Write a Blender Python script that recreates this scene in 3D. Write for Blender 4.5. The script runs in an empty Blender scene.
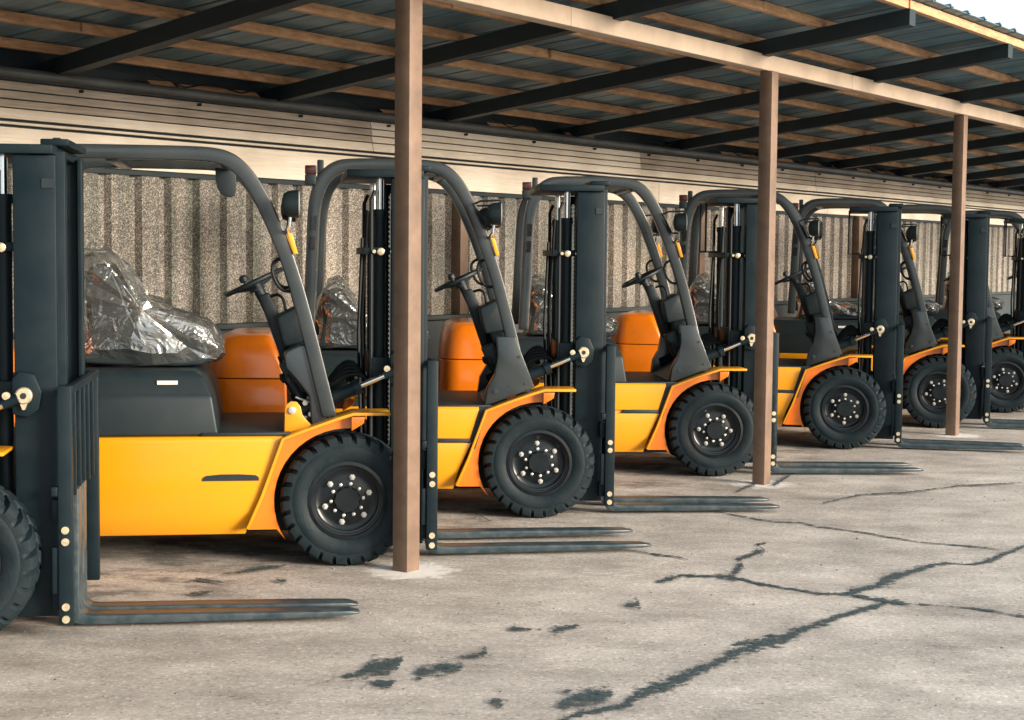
import bpy, bmesh, math, random
from mathutils import Vector, Matrix, noise
random.seed(7)
R = math.radians
scn = bpy.context.scene
COL = scn.collection

# ---------------------------------------------------------------- camera
cam_d = bpy.data.cameras.new('camera'); cam = bpy.data.objects.new('camera', cam_d); COL.objects.link(cam)
cam.matrix_world = Matrix.Translation((0, 0, 1.66)) @ Matrix.Rotation(R(90) - math.atan(105/1600), 4, 'X') @ Matrix.Rotation(0.0095, 4, 'Z')
cam_d.sensor_width = 36; cam_d.lens = 56.25; cam_d.clip_end = 3000; cam_d.clip_start = 0.05
scn.camera = cam

# ---------------------------------------------------------------- light
SUN_EL, SUN_AZ = 14, (0.86, -0.51)          # the sun stands to the right and behind the camera
w = bpy.data.worlds.new('World'); scn.world = w; w.use_nodes = True
nt = w.node_tree; bg = nt.nodes['Background']; sky = nt.nodes.new('ShaderNodeTexSky')
sky.sky_type = 'NISHITA'; sky.sun_disc = False; sky.sun_elevation = R(SUN_EL)
sky.sun_rotation = math.atan2(SUN_AZ[0], SUN_AZ[1]); sky.air_density = 1.0; sky.dust_density = 7.0; sky.ozone_density = 1.0
hz = nt.nodes.new('ShaderNodeMix'); hz.data_type = 'RGBA'; hz.inputs[0].default_value = .75; hz.inputs[7].default_value = (3.1, 3.55, 3.85, 1)   # milky cloud veil over the sky
nt.links.new(sky.outputs[0], hz.inputs[6]); nt.links.new(hz.outputs[2], bg.inputs[0]); bg.inputs[1].default_value = 0.15
sd = bpy.data.lights.new('sun', 'SUN'); so = bpy.data.objects.new('sun', sd); COL.objects.link(so)
sd.energy = 2.7; sd.angle = R(20); sd.color = (1.0, 0.87, 0.73)
dv = Vector((SUN_AZ[0]*math.cos(R(SUN_EL)), SUN_AZ[1]*math.cos(R(SUN_EL)), math.sin(R(SUN_EL))))
so.rotation_euler = dv.to_track_quat('Z', 'Y').to_euler()
scn.view_settings.view_transform = 'Standard'; scn.view_settings.look = 'None'
scn.view_settings.exposure = 1.42; scn.view_settings.gamma = 1.0
scn.view_settings.use_curve_mapping = False

# ---------------------------------------------------------------- materials
def mat(name, col, rough=.5, metal=0, coat=0, var=0, vscale=6, bump=0, bscale=40, spec=.5, rvar=0, dust=None):
    m = bpy.data.materials.new(name); m.use_nodes = True
    t = m.node_tree; b = t.nodes['Principled BSDF']
    b.inputs['Base Color'].default_value = (*col, 1); b.inputs['Roughness'].default_value = rough
    b.inputs['Metallic'].default_value = metal; b.inputs['Coat Weight'].default_value = coat
    b.inputs['Coat Roughness'].default_value = .12
    b.inputs['Specular IOR Level'].default_value = spec
    tc = t.nodes.new('ShaderNodeTexCoord')
    if var or rvar or dust:
        n = t.nodes.new('ShaderNodeTexNoise'); n.inputs['Scale'].default_value = vscale; n.inputs['Detail'].default_value = 8
        n.inputs['Roughness'].default_value = .65
        t.links.new(tc.outputs['Object'], n.inputs['Vector'])
        if var or dust:
            mx = t.nodes.new('ShaderNodeMix'); mx.data_type = 'RGBA'
            rp = t.nodes.new('ShaderNodeMapRange'); rp.inputs[1].default_value = .35; rp.inputs[2].default_value = .7
            t.links.new(n.outputs[0], rp.inputs[0]); t.links.new(rp.outputs[0], mx.inputs[0])
            if dust: a, c = col, tuple(col[i]*(1-var)+dust[i]*var for i in range(3))
            else: a, c = tuple(x*(1-var) for x in col), tuple(min(1, x*(1+var)) for x in col)
            mx.inputs[6].default_value = (*a, 1); mx.inputs[7].default_value = (*c, 1)
            t.links.new(mx.outputs[2], b.inputs['Base Color'])
        if rvar:
            r2 = t.nodes.new('ShaderNodeMapRange'); r2.inputs[3].default_value = rough-rvar; r2.inputs[4].default_value = rough+rvar
            r2.inputs[1].default_value = .3; r2.inputs[2].default_value = .7
            t.links.new(n.outputs[0], r2.inputs[0]); t.links.new(r2.outputs[0], b.inputs['Roughness'])
    if bump:
        n2 = t.nodes.new('ShaderNodeTexNoise'); n2.inputs['Scale'].default_value = bscale; n2.inputs['Detail'].default_value = 4
        t.links.new(tc.outputs['Object'], n2.inputs['Vector'])
        bp = t.nodes.new('ShaderNodeBump'); bp.inputs['Strength'].default_value = bump; bp.inputs['Distance'].default_value = .01
        t.links.new(n2.outputs[0], bp.inputs['Height']); t.links.new(bp.outputs[0], b.inputs['Normal'])
    return m

M = {}
M['yellow'] = mat('yellow_paint', (.72, .30, .004), .34, coat=.4, var=.16, vscale=4, rvar=.1, dust=(.40, .20, .03))
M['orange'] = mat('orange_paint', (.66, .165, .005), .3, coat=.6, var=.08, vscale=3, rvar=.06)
M['black'] = mat('black_metal_paint', (.004, .012, .017), .48, var=.08, vscale=5, rvar=.12, dust=(.07, .09, .10), spec=.2)
M['guard'] = mat('grey_metal_paint', (.018, .027, .031), .32, coat=.4, var=.15, vscale=4, rvar=.08, dust=(.12, .11, .10))
M['plastic'] = mat('black_plastic', (.005, .014, .019), .5, var=.08, vscale=8, bump=.15, bscale=300, dust=(.08, .09, .09))
M['rubber'] = mat('tyre_rubber', (.004, .012, .017), .62, var=.12, vscale=9, bump=.2, bscale=60, dust=(.09, .10, .10), rvar=.1, spec=.22)
M['rim'] = mat('black_rim_paint', (.003, .007, .010), .3, spec=.3, coat=.1, var=.2, vscale=10, dust=(.05, .05, .05))
M['chrome'] = mat('chrome_steel', (.75, .76, .75), .14, metal=1)
M['brass'] = mat('yellow_zinc', (.72, .62, .42), .3, metal=.6, var=.2, vscale=60)
M['nut'] = mat('zinc_steel', (.62, .60, .55), .35, metal=.55, var=.2, vscale=60)
M['hose'] = mat('rubber_hose', (.006, .010, .012), .6, spec=.3)
M['lens_amber'] = mat('amber_lens', (.85, .38, .02), .2, coat=.6)
M['lens_red'] = mat('red_lens', (.04, .008, .005), .3, coat=.6)
M['lens_dark'] = mat('dark_lens', (.012, .012, .014), .12, coat=.8)
M['glass_grey'] = mat('lamp_glass', (.35, .38, .38), .08, coat=.5)
M['white'] = mat('white_sticker', (.70, .68, .62), .5)
M['vinyl'] = mat('seat_vinyl', (.015, .024, .028), .4)
M['fork'] = mat('fork_steel', (.012, .030, .040), .38, var=.35, vscale=14, rvar=.1, dust=(.14, .15, .15))
M['post'] = mat('brown_post_paint', (.175, .115, .080), .6, var=.22, vscale=7, bump=.08, bscale=30)
M['beam'] = mat('tan_beam_paint', (.52, .41, .31), .5, var=.15, vscale=3, bump=.08, bscale=30)
M['rafter'] = mat('dark_rafter_paint', (.007, .020, .027), .6, var=.1, vscale=4, dust=(.08, .08, .07))
M['gutter'] = mat('grey_gutter_metal', (.12, .13, .13), .45, metal=.3, var=.3, vscale=3)
M['grit'] = mat('grey_stone', (.22, .20, .18), .9, var=.6, vscale=4)
M['plinth'] = mat('shaded_base_tone', (.022, .036, .042), .7, var=.3, vscale=3, dust=(.09, .09, .08))  # shade over the lower wall put into this dark colour; the rail shares it

# thin crumpled clear plastic film
m = bpy.data.materials.new('clear_film'); m.use_nodes = True; t = m.node_tree
b = t.nodes['Principled BSDF']; b.inputs['Base Color'].default_value = (.80, .81, .80, 1); b.inputs['Roughness'].default_value = .13
b.inputs['Specular IOR Level'].default_value = 1.0; b.inputs['Coat Weight'].default_value = 1; b.inputs['Coat Roughness'].default_value = .05
b.inputs['Metallic'].default_value = .85
tr = t.nodes.new('ShaderNodeBsdfTransparent'); tr.inputs[0].default_value = (.86, .88, .87, 1)
fv = t.nodes.new('ShaderNodeTexVoronoi'); fv.inputs['Scale'].default_value = 3.8
mx = t.nodes.new('ShaderNodeMixShader'); lw = t.nodes.new('ShaderNodeLayerWeight'); lw.inputs[0].default_value = .45
mr = t.nodes.new('ShaderNodeMapRange'); mr.inputs[3].default_value = .30; mr.inputs[4].default_value = .75
tc = t.nodes.new('ShaderNodeTexCoord'); nz = t.nodes.new('ShaderNodeTexNoise'); nz.inputs['Scale'].default_value = 7; nz.inputs['Detail'].default_value = 2
nz.inputs['Distortion'].default_value = 1.5
bp = t.nodes.new('ShaderNodeBump'); bp.inputs['Strength'].default_value = .5; bp.inputs['Distance'].default_value = .05
t.links.new(tc.outputs['Object'], nz.inputs['Vector']); vm = t.nodes.new('ShaderNodeVectorMath'); vm.operation = 'ADD'; t.links.new(tc.outputs['Object'], vm.inputs[0])
vs_ = t.nodes.new('ShaderNodeVectorMath'); vs_.operation = 'SCALE'; vs_.inputs[3].default_value = .22; t.links.new(nz.outputs[1], vs_.inputs[0]); t.links.new(vs_.outputs[0], vm.inputs[1])
t.links.new(vm.outputs[0], fv.inputs['Vector']); t.links.new(fv.outputs['Distance'], bp.inputs['Height']); t.links.new(bp.outputs[0], b.inputs['Normal'])
t.links.new(lw.outputs['Facing'], mr.inputs[0]); t.links.new(mr.outputs[0], mx.inputs[0])
t.links.new(tr.outputs[0], mx.inputs[1]); t.links.new(b.outputs[0], mx.inputs[2])
t.links.new(mx.outputs[0], t.nodes['Material Output'].inputs[0]); M['film'] = m

def node_mat(name):
    m = bpy.data.materials.new(name); m.use_nodes = True
    t = m.node_tree
    def N(kind, **kw):
        n = t.nodes.new('ShaderNode' + kind)
        for k, v in kw.items():
            if k.startswith('i_'): n.inputs[k[2:].replace('_', ' ')].default_value = v
            else: setattr(n, k, v)
        return n
    return m, t, t.nodes['Principled BSDF'], N, t.links.new
def ramp(N, stops):
    r = N('ValToRGB'); e = r.color_ramp.elements
    while len(e) < len(stops): e.new(.5)
    for i, (p, c) in enumerate(stops):
        e[i].position = p; e[i].color = (*c, 1) if len(c) == 3 else c
    return r

# wood
def wood(name, c1, c2, ax):
    m, t, b, N, K = node_mat(name)
    tc = N('TexCoord'); mp = N('Mapping'); mp.inputs['Scale'].default_value = ax
    K(tc.outputs['Object'], mp.inputs[0])
    n = N('TexNoise', i_Scale=5.0, i_Detail=8.0, i_Roughness=.7); K(mp.outputs[0], n.inputs['Vector'])
    n2 = N('TexNoise', i_Scale=1.3, i_Detail=3.0); K(tc.outputs['Object'], n2.inputs['Vector'])
    r = ramp(N, [(.3, c1), (.72, c2)]); K(n.outputs[0], r.inputs[0])
    mx = N('Mix', data_type='RGBA', blend_type='MULTIPLY'); mx.inputs[0].default_value = .8
    r2 = ramp(N, [(.3, (.68, .64, .60)), (.58, (1, 1, 1))]); K(n2.outputs[0], r2.inputs[0])
    K(r.outputs[0], mx.inputs[6]); K(r2.outputs[0], mx.inputs[7]); K(mx.outputs[2], b.inputs['Base Color'])
    b.inputs['Roughness'].default_value = .75
    bp = N('Bump', i_Strength=.3, i_Distance=.01); K(n.outputs[0], bp.inputs['Height']); K(bp.outputs[0], b.inputs['Normal'])
    return m
M['purlin'] = wood('purlin_wood', (.34, .18, .085), (.74, .45, .25), (1.5, 8, 8))
M['siding'] = wood('weathered_cream_siding', (.74, .65, .53), (.92, .85, .74), (.6, 6, 14))
M['siding_grey'] = wood('weathered_grey_siding', (.34, .29, .24), (.62, .54, .45), (.6, 6, 14))

# roof sheet
m, t, b, N, K = node_mat('weathered_roof_sheet')
tc = N('TexCoord'); n = N('TexNoise', i_Scale=1.6, i_Detail=9.0, i_Roughness=.7); K(tc.outputs['Object'], n.inputs['Vector'])
mp = N('Mapping'); mp.inputs['Scale'].default_value = (8, .7, 1); K(tc.outputs['Object'], mp.inputs[0])
n2 = N('TexNoise', i_Scale=2.0, i_Detail=5.0); K(mp.outputs[0], n2.inputs['Vector'])
r = ramp(N, [(.3, (.05, .13, .17)), (.55, (.10, .20, .25)), (.75, (.20, .29, .33))]); K(n.outputs[0], r.inputs[0])
r2 = ramp(N, [(.35, (.6, .6, .6)), (.65, (1.1, 1.1, 1.1))]); K(n2.outputs[0], r2.inputs[0])
mx = N('Mix', data_type='RGBA', blend_type='MULTIPLY'); mx.inputs[0].default_value = 1
K(r.outputs[0], mx.inputs[6]); K(r2.outputs[0], mx.inputs[7]); K(mx.outputs[2], b.inputs['Base Color'])
b.inputs['Roughness'].default_value = .5; b.inputs['Metallic'].default_value = .2; M['roof'] = m

# speckled corrugated wall sheet
m, t, b, N, K = node_mat('speckled_wall_sheet')
tc = N('TexCoord')
v = N('TexVoronoi', i_Scale=150.0); v.feature = 'F1'; K(tc.outputs['Object'], v.inputs['Vector'])
sep = N('SeparateColor'); K(v.outputs['Color'], sep.inputs[0])
r = ramp(N, [(0, (.05, .058, .058)), (.18, (.10, .105, .102)), (.45, (.175, .172, .163)), (.75, (.265, .258, .243)), (1, (.56, .55, .52))]); K(sep.outputs[0], r.inputs[0])
n = N('TexNoise', i_Scale=1.1, i_Detail=6.0, i_Roughness=.6); K(tc.outputs['Object'], n.inputs['Vector'])
r2 = ramp(N, [(.3, (.72, .70, .68)), (.5, (1, .96, .92)), (.68, (1.15, 1.06, .95))]); K(n.outputs[0], r2.inputs[0])
mp = N('Mapping'); mp.inputs['Scale'].default_value = (5, 5, .35); K(tc.outputs['Object'], mp.inputs[0])
n3 = N('TexNoise', i_Scale=1.6, i_Detail=6.0); K(mp.outputs[0], n3.inputs['Vector'])
r3 = ramp(N, [(.36, (.62, .66, .62)), (.5, (.95, .92, .90)), (.64, (1.12, 1.08, 1.04))]); K(n3.outputs[0], r3.inputs[0])
mx = N('Mix', data_type='RGBA', blend_type='MULTIPLY'); mx.inputs[0].default_value = 1
K(r.outputs[0], mx.inputs[6]); K(r2.outputs[0], mx.inputs[7])
mx2 = N('Mix', data_type='RGBA', blend_type='MULTIPLY'); mx2.inputs[0].default_value = 1
K(mx.outputs[2], mx2.inputs[6]); K(r3.outputs[0], mx2.inputs[7]); K(mx2.outputs[2], b.inputs['Base Color'])
b.inputs['Roughness'].default_value = .8; M['wall'] = m

# ground
ROW = Vector((0.5741, 0.8188, 0)); NRM = Vector((0.8188, -0.5741, 0)); P1 = Vector((-0.5475, 8.332, 0))
POSTS_T = [4.11*k for k in range(-1, 7)]
m, t, b, N, K = node_mat('weathered_yard_concrete')
tc = N('TexCoord'); vec = tc.outputs['Object']
big = N('TexNoise', i_Scale=.35, i_Detail=7.0, i_Roughness=.6); K(vec, big.inputs['Vector'])
mp = N('Mapping'); mp.inputs['Scale'].default_value = (1.0, 1.6, 1); mp.inputs['Rotation'].default_value = (0, 0, R(12)); K(vec, mp.inputs[0])
mid = N('TexNoise', i_Scale=1.6, i_Detail=10.0, i_Roughness=.68); K(mp.outputs[0], mid.inputs['Vector'])
fine = N('TexNoise', i_Scale=40.0, i_Detail=10.0, i_Roughness=.95); K(vec, fine.inputs['Vector'])
spk = N('TexVoronoi', i_Scale=85.0); K(vec, spk.inputs['Vector'])
rb = ramp(N, [(.28, (.235, .210, .190)), (.42, (.355, .322, .290)), (.55, (.45, .410, .370)), (.72, (.58, .535, .49))]); K(mid.outputs[0], rb.inputs[0])
rbig = ramp(N, [(.3, (.78, .78, .78)), (.5, (.97, .97, .97)), (.65, (1.12, 1.11, 1.10))]); K(big.outputs[0], rbig.inputs[0])
m1 = N('Mix', data_type='RGBA', blend_type='MULTIPLY'); m1.inputs[0].default_value = 1; K(rb.outputs[0], m1.inputs[6]); K(rbig.outputs[0], m1.inputs[7])
rf = ramp(N, [(.36, (.22, .23, .23)), (.44, (.84, .84, .84)), (.54, (1.08, 1.08, 1.08)), (.64, (1.75, 1.72, 1.66))]); K(fine.outputs[0], rf.inputs[0])
m2 = N('Mix', data_type='RGBA', blend_type='MULTIPLY'); m2.inputs[0].default_value = 1; K(m1.outputs[2], m2.inputs[6]); K(rf.outputs[0], m2.inputs[7])
sp = N('SeparateColor'); K(spk.outputs['Color'], sp.inputs[0])
rs = ramp(N, [(.0, (.35, .36, .36)), (.07, (1, 1, 1)), (.88, (1, 1, 1)), (1, (1.7, 1.66, 1.6))]); K(sp.outputs[0], rs.inputs[0])
m3 = N('Mix', data_type='RGBA', blend_type='MULTIPLY'); m3.inputs[0].default_value = .6; K(m2.outputs[2], m3.inputs[6]); K(rs.outputs[0], m3.inputs[7])
# dark oily stains under the parked trucks, by patchy noise
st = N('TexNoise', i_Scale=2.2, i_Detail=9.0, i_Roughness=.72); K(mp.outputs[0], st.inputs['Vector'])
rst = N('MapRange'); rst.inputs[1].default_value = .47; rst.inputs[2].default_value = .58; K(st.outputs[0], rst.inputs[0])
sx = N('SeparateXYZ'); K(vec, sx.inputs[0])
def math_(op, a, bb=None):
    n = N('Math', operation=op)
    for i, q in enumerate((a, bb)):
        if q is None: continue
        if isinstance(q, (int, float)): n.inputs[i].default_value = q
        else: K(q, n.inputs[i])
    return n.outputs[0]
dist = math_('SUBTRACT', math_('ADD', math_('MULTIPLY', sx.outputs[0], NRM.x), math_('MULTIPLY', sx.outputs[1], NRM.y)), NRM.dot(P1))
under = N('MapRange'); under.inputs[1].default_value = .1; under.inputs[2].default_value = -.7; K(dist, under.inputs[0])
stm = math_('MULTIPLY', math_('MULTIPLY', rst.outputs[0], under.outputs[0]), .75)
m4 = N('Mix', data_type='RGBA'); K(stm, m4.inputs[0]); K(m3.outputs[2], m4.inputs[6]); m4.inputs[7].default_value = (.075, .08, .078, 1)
# faint dark stains in the open yard
st2 = N('MapRange'); st2.inputs[1].default_value = .66; st2.inputs[2].default_value = .76; K(st.outputs[0], st2.inputs[0])
m4b = N('Mix', data_type='RGBA'); K(math_('MULTIPLY', st2.outputs[0], .35), m4b.inputs[0]); K(m4.outputs[2], m4b.inputs[6]); m4b.inputs[7].default_value = (.12, .10, .085, 1)
# white lime / cement dust spilled round each post foot and one smear in the yard
acc = None
spots = [(P1 + ROW*tt, .34) for tt in POSTS_T[1:5]] + [(Vector((.55, 8.35, 0)), .45)]
for i, (p, rad) in enumerate(spots):
    vs = N('VectorMath', operation='SUBTRACT'); K(vec, vs.inputs[0]); vs.inputs[1].default_value = (p.x+.03, p.y-.02, 0)
    sc = N('VectorMath', operation='MULTIPLY'); K(vs.outputs[0], sc.inputs[0]); sc.inputs[1].default_value = (1, 1.0 if i < 4 else 1.6, 0)
    ln = N('VectorMath', operation='LENGTH'); K(sc.outputs[0], ln.inputs[0])
    f = math_('SUBTRACT', 1.0, math_('DIVIDE', ln.outputs['Value'], rad))
    f = math_('MAXIMUM', f, 0.0)
    if i == 4: f = math_('MULTIPLY', f, .30)
    acc = f if acc is None else math_('MAXIMUM', acc, f)
pn = N('TexNoise', i_Scale=9.0, i_Detail=8.0, i_Roughness=.75); K(mp.outputs[0], pn.inputs['Vector'])
pw = N('MapRange'); pw.inputs[1].default_value = .98; pw.inputs[2].default_value = 1.22; K(math_('ADD', math_('MULTIPLY', acc, .9), math_('MULTIPLY', pn.outputs[0], 1.5)), pw.inputs[0])
pf = math_('MULTIPLY', pw.outputs[0], math_('MINIMUM', math_('MULTIPLY', acc, 8.0), .95))
m5 = N('Mix', data_type='RGBA'); K(pf, m5.inputs[0]); K(m4b.outputs[2], m5.inputs[6]); m5.inputs[7].default_value = (.74, .71, .67, 1)
K(m5.outputs[2], b.inputs['Base Color']); b.inputs['Roughness'].default_value = .88
b.inputs['Specular IOR Level'].default_value = .3
hb = math_('ADD', math_('MULTIPLY', fine.outputs[0], .35), mid.outputs[0])
bp = N('Bump', i_Strength=.55, i_Distance=.03); K(hb, bp.inputs['Height']); K(bp.outputs[0], b.inputs['Normal'])
M['ground'] = m
m, t, b, N, K = node_mat('crack_tar')
tc = N('TexCoord'); fine = N('TexNoise', i_Scale=60.0, i_Detail=5.0, i_Roughness=.8); K(tc.outputs['Object'], fine.inputs['Vector'])
r = ramp(N, [(.36, (.010, .026, .032)), (.58, (.028, .054, .060)), (.70, (.26, .24, .21))]); K(fine.outputs[0], r.inputs[0])
K(r.outputs[0], b.inputs['Base Color']); b.inputs['Roughness'].default_value = .9
bp = N('Bump', i_Strength=.3, i_Distance=.01); K(fine.outputs[0], bp.inputs['Height']); K(bp.outputs[0], b.inputs['Normal'])
at = N('Attribute', attribute_name='depth'); en = N('TexNoise', i_Scale=24.0, i_Detail=10.0, i_Roughness=.82); K(tc.outputs['Object'], en.inputs['Vector'])
sm = N('Math', operation='MULTIPLY_ADD'); K(en.outputs[0], sm.inputs[0]); sm.inputs[1].default_value = 4.0; K(at.outputs['Fac'], sm.inputs[2])
rg = N('MapRange'); rg.inputs[1].default_value = 2.55; rg.inputs[2].default_value = 2.75; K(sm.outputs[0], rg.inputs[0])
tr = N('BsdfTransparent'); ms = N('MixShader'); K(rg.outputs[0], ms.inputs[0]); K(tr.outputs[0], ms.inputs[1]); K(b.outputs[0], ms.inputs[2])
K(ms.outputs[0], t.nodes['Material Output'].inputs[0])
M['tar'] = m

# ---------------------------------------------------------------- mesh helpers
class MB:
    def __init__(s): s.v = []; s.f = []; s.smooth = []
    def add(s, vs, fs, sm=False):
        o = len(s.v); s.v += [tuple(x) for x in vs]
        for f in fs: s.f.append(tuple(i+o for i in f)); s.smooth.append(sm)
        return s
    def box(s, x0, x1, y0, y1, z0, z1):
        return s.add([(x0,y0,z0),(x1,y0,z0),(x1,y1,z0),(x0,y1,z0),(x0,y0,z1),(x1,y0,z1),(x1,y1,z1),(x0,y1,z1)],
            [(0,3,2,1),(4,5,6,7),(0,1,5,4),(1,2,6,5),(2,3,7,6),(3,0,4,7)])
    def prism(s, pts, y0, y1):                      # polygon in x,z pushed through y
        n = len(pts); vs = [(p[0], y0, p[1]) for p in pts] + [(p[0], y1, p[1]) for p in pts]
        return s.add(vs, [tuple(range(n)), tuple(range(2*n-1, n-1, -1))] + [(i, i+n, (i+1)%n+n, (i+1)%n) for i in range(n)])
    def strip(s, path, th, y0, y1):                 # a bent plate of thickness th below the path in x,z
        ps = [Vector((p[0], 0, p[1])) for p in path]; lo = []
        for i, p in enumerate(ps):
            d = (ps[min(i+1, len(ps)-1)] - ps[max(i-1, 0)]).normalized(); lo.append(p + Vector((d.z, 0, -d.x))*th)
        return s.band([(p.x, p.z) for p in ps], [(p.x, p.z) for p in lo], y0, y1)
    def band(s, up, lo, y0, y1):                    # solid between two polylines in x,z
        n = len(up); vs = []
        for a, c in zip(up, lo): vs += [(a[0], y0, a[1]), (c[0], y0, c[1]), (c[0], y1, c[1]), (a[0], y1, a[1])]
        fs = [(0, 1, 2, 3), tuple(4*(n-1)+k for k in (3, 2, 1, 0))]
        for i in range(n-1):
            for k in range(4): a = 4*i+k; c = 4*i+(k+1) % 4; fs.append((a, a+4, c+4, c))
        return s.add(vs, fs)
    def tube(s, path, r, n=10, sm=True):
        ps = [Vector(p) for p in path]; rings = []; up = None
        rr = r if isinstance(r, (list, tuple)) else [r]*len(ps)
        for i, p in enumerate(ps):
            d = (ps[min(i+1, len(ps)-1)] - ps[max(i-1, 0)]).normalized()
            if up is None: up = Vector((0, 0, 1)) if abs(d.z) < .9 else Vector((1, 0, 0))
            a = d.cross(up).normalized(); up = a.cross(d).normalized()
            rings.append([p + (a*math.cos(2*math.pi*k/n) + up*math.sin(2*math.pi*k/n))*rr[i] for k in range(n)])
        vs = [q for g in rings for q in g]; fs = []
        for i in range(len(ps)-1):
            for k in range(n): fs.append((i*n+k, i*n+(k+1) % n, (i+1)*n+(k+1) % n, (i+1)*n+k))
        s.add(vs, fs, sm); o = len(s.v)-len(vs)
        s.f.append(tuple(o+k for k in range(n))[::-1]); s.smooth.append(False)
        s.f.append(tuple(o+(len(ps)-1)*n+k for k in range(n))); s.smooth.append(False)
        return s
    def lathe_y(s, prof, c, n=48, phase=0, cap=True, sm=True):   # prof = (radius, y) about an axis along y
        vs = []; fs = []
        for r, y in prof:
            for k in range(n):
                a = 2*math.pi*k/n+phase; vs.append((c[0]+r*math.cos(a), c[1]+y, c[2]+r*math.sin(a)))
        for i in range(len(prof)-1):
            for k in range(n): fs.append((i*n+k, i*n+(k+1) % n, (i+1)*n+(k+1) % n, (i+1)*n+k))
        s.add(vs, fs, sm); o = len(s.v)-len(vs)
        if cap:
            s.f.append(tuple(o+k for k in range(n))); s.smooth.append(False)
            s.f.append(tuple(o+(len(prof)-1)*n+k for k in range(n))); s.smooth.append(False)
        return s
    def loft(s, rings, sm=False):                   # closed rings of equal length, capped
        n = len(rings[0]); vs = [q for g in rings for q in g]; fs = []
        for i in range(len(rings)-1):
            for k in range(n): fs.append((i*n+k, i*n+(k+1) % n, (i+1)*n+(k+1) % n, (i+1)*n+k))
        s.add(vs, fs, sm); o = len(s.v)-len(vs)
        s.f.append(tuple(o+k for k in range(n))[::-1]); s.smooth.append(False)
        s.f.append(tuple(o+(len(rings)-1)*n+k for k in range(n))); s.smooth.append(False)
        return s
    def build(s, name, m, parent=None, bevel=0, seg=2, kind=None, label=None, group=None, cat=None, auto=True):
        me = bpy.data.meshes.new(name); me.from_pydata(s.v, [], s.f); me.validate(); 
        bm = bmesh.new(); bm.from_mesh(me); bmesh.ops.recalc_face_normals(bm, faces=bm.faces); 
        if bevel:
            es = [e for e in bm.edges if len(e.link_faces) == 2 and e.calc_face_angle(0) > R(28)]
            bmesh.ops.bevel(bm, geom=es, offset=bevel, segments=seg, profile=.5, affect='EDGES', clamp_overlap=True)
        bm.to_mesh(me); bm.free()
        if auto:
            for p in me.polygons: p.use_smooth = True
            me.set_sharp_from_angle(angle=R(38))
        if m is not None: me.materials.append(M[m] if isinstance(m, str) else m)
        o = bpy.data.objects.new(name, me); COL.objects.link(o)
        if parent: o.parent = parent
        if kind: o['kind'] = kind
        if label: o['label'] = label
        if group: o['group'] = group
        if cat: o['category'] = cat
        return o
def thing(name, label, cat, loc=(0, 0, 0), rz=0, group=None):
    o = bpy.data.objects.new(name, None); COL.objects.link(o); o.location = loc; o.rotation_euler = (0, 0, rz)
    o['label'] = label; o['category'] = cat
    if group: o['group'] = group
    o.empty_display_size = .2
    return o
ANG_ROW = math.atan2(ROW.y, ROW.x)                  # frame of the shed: x along the row, y away from the yard (-NRM)
def shed(o): o.location = P1; o.rotation_euler = (0, 0, ANG_ROW)

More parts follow.
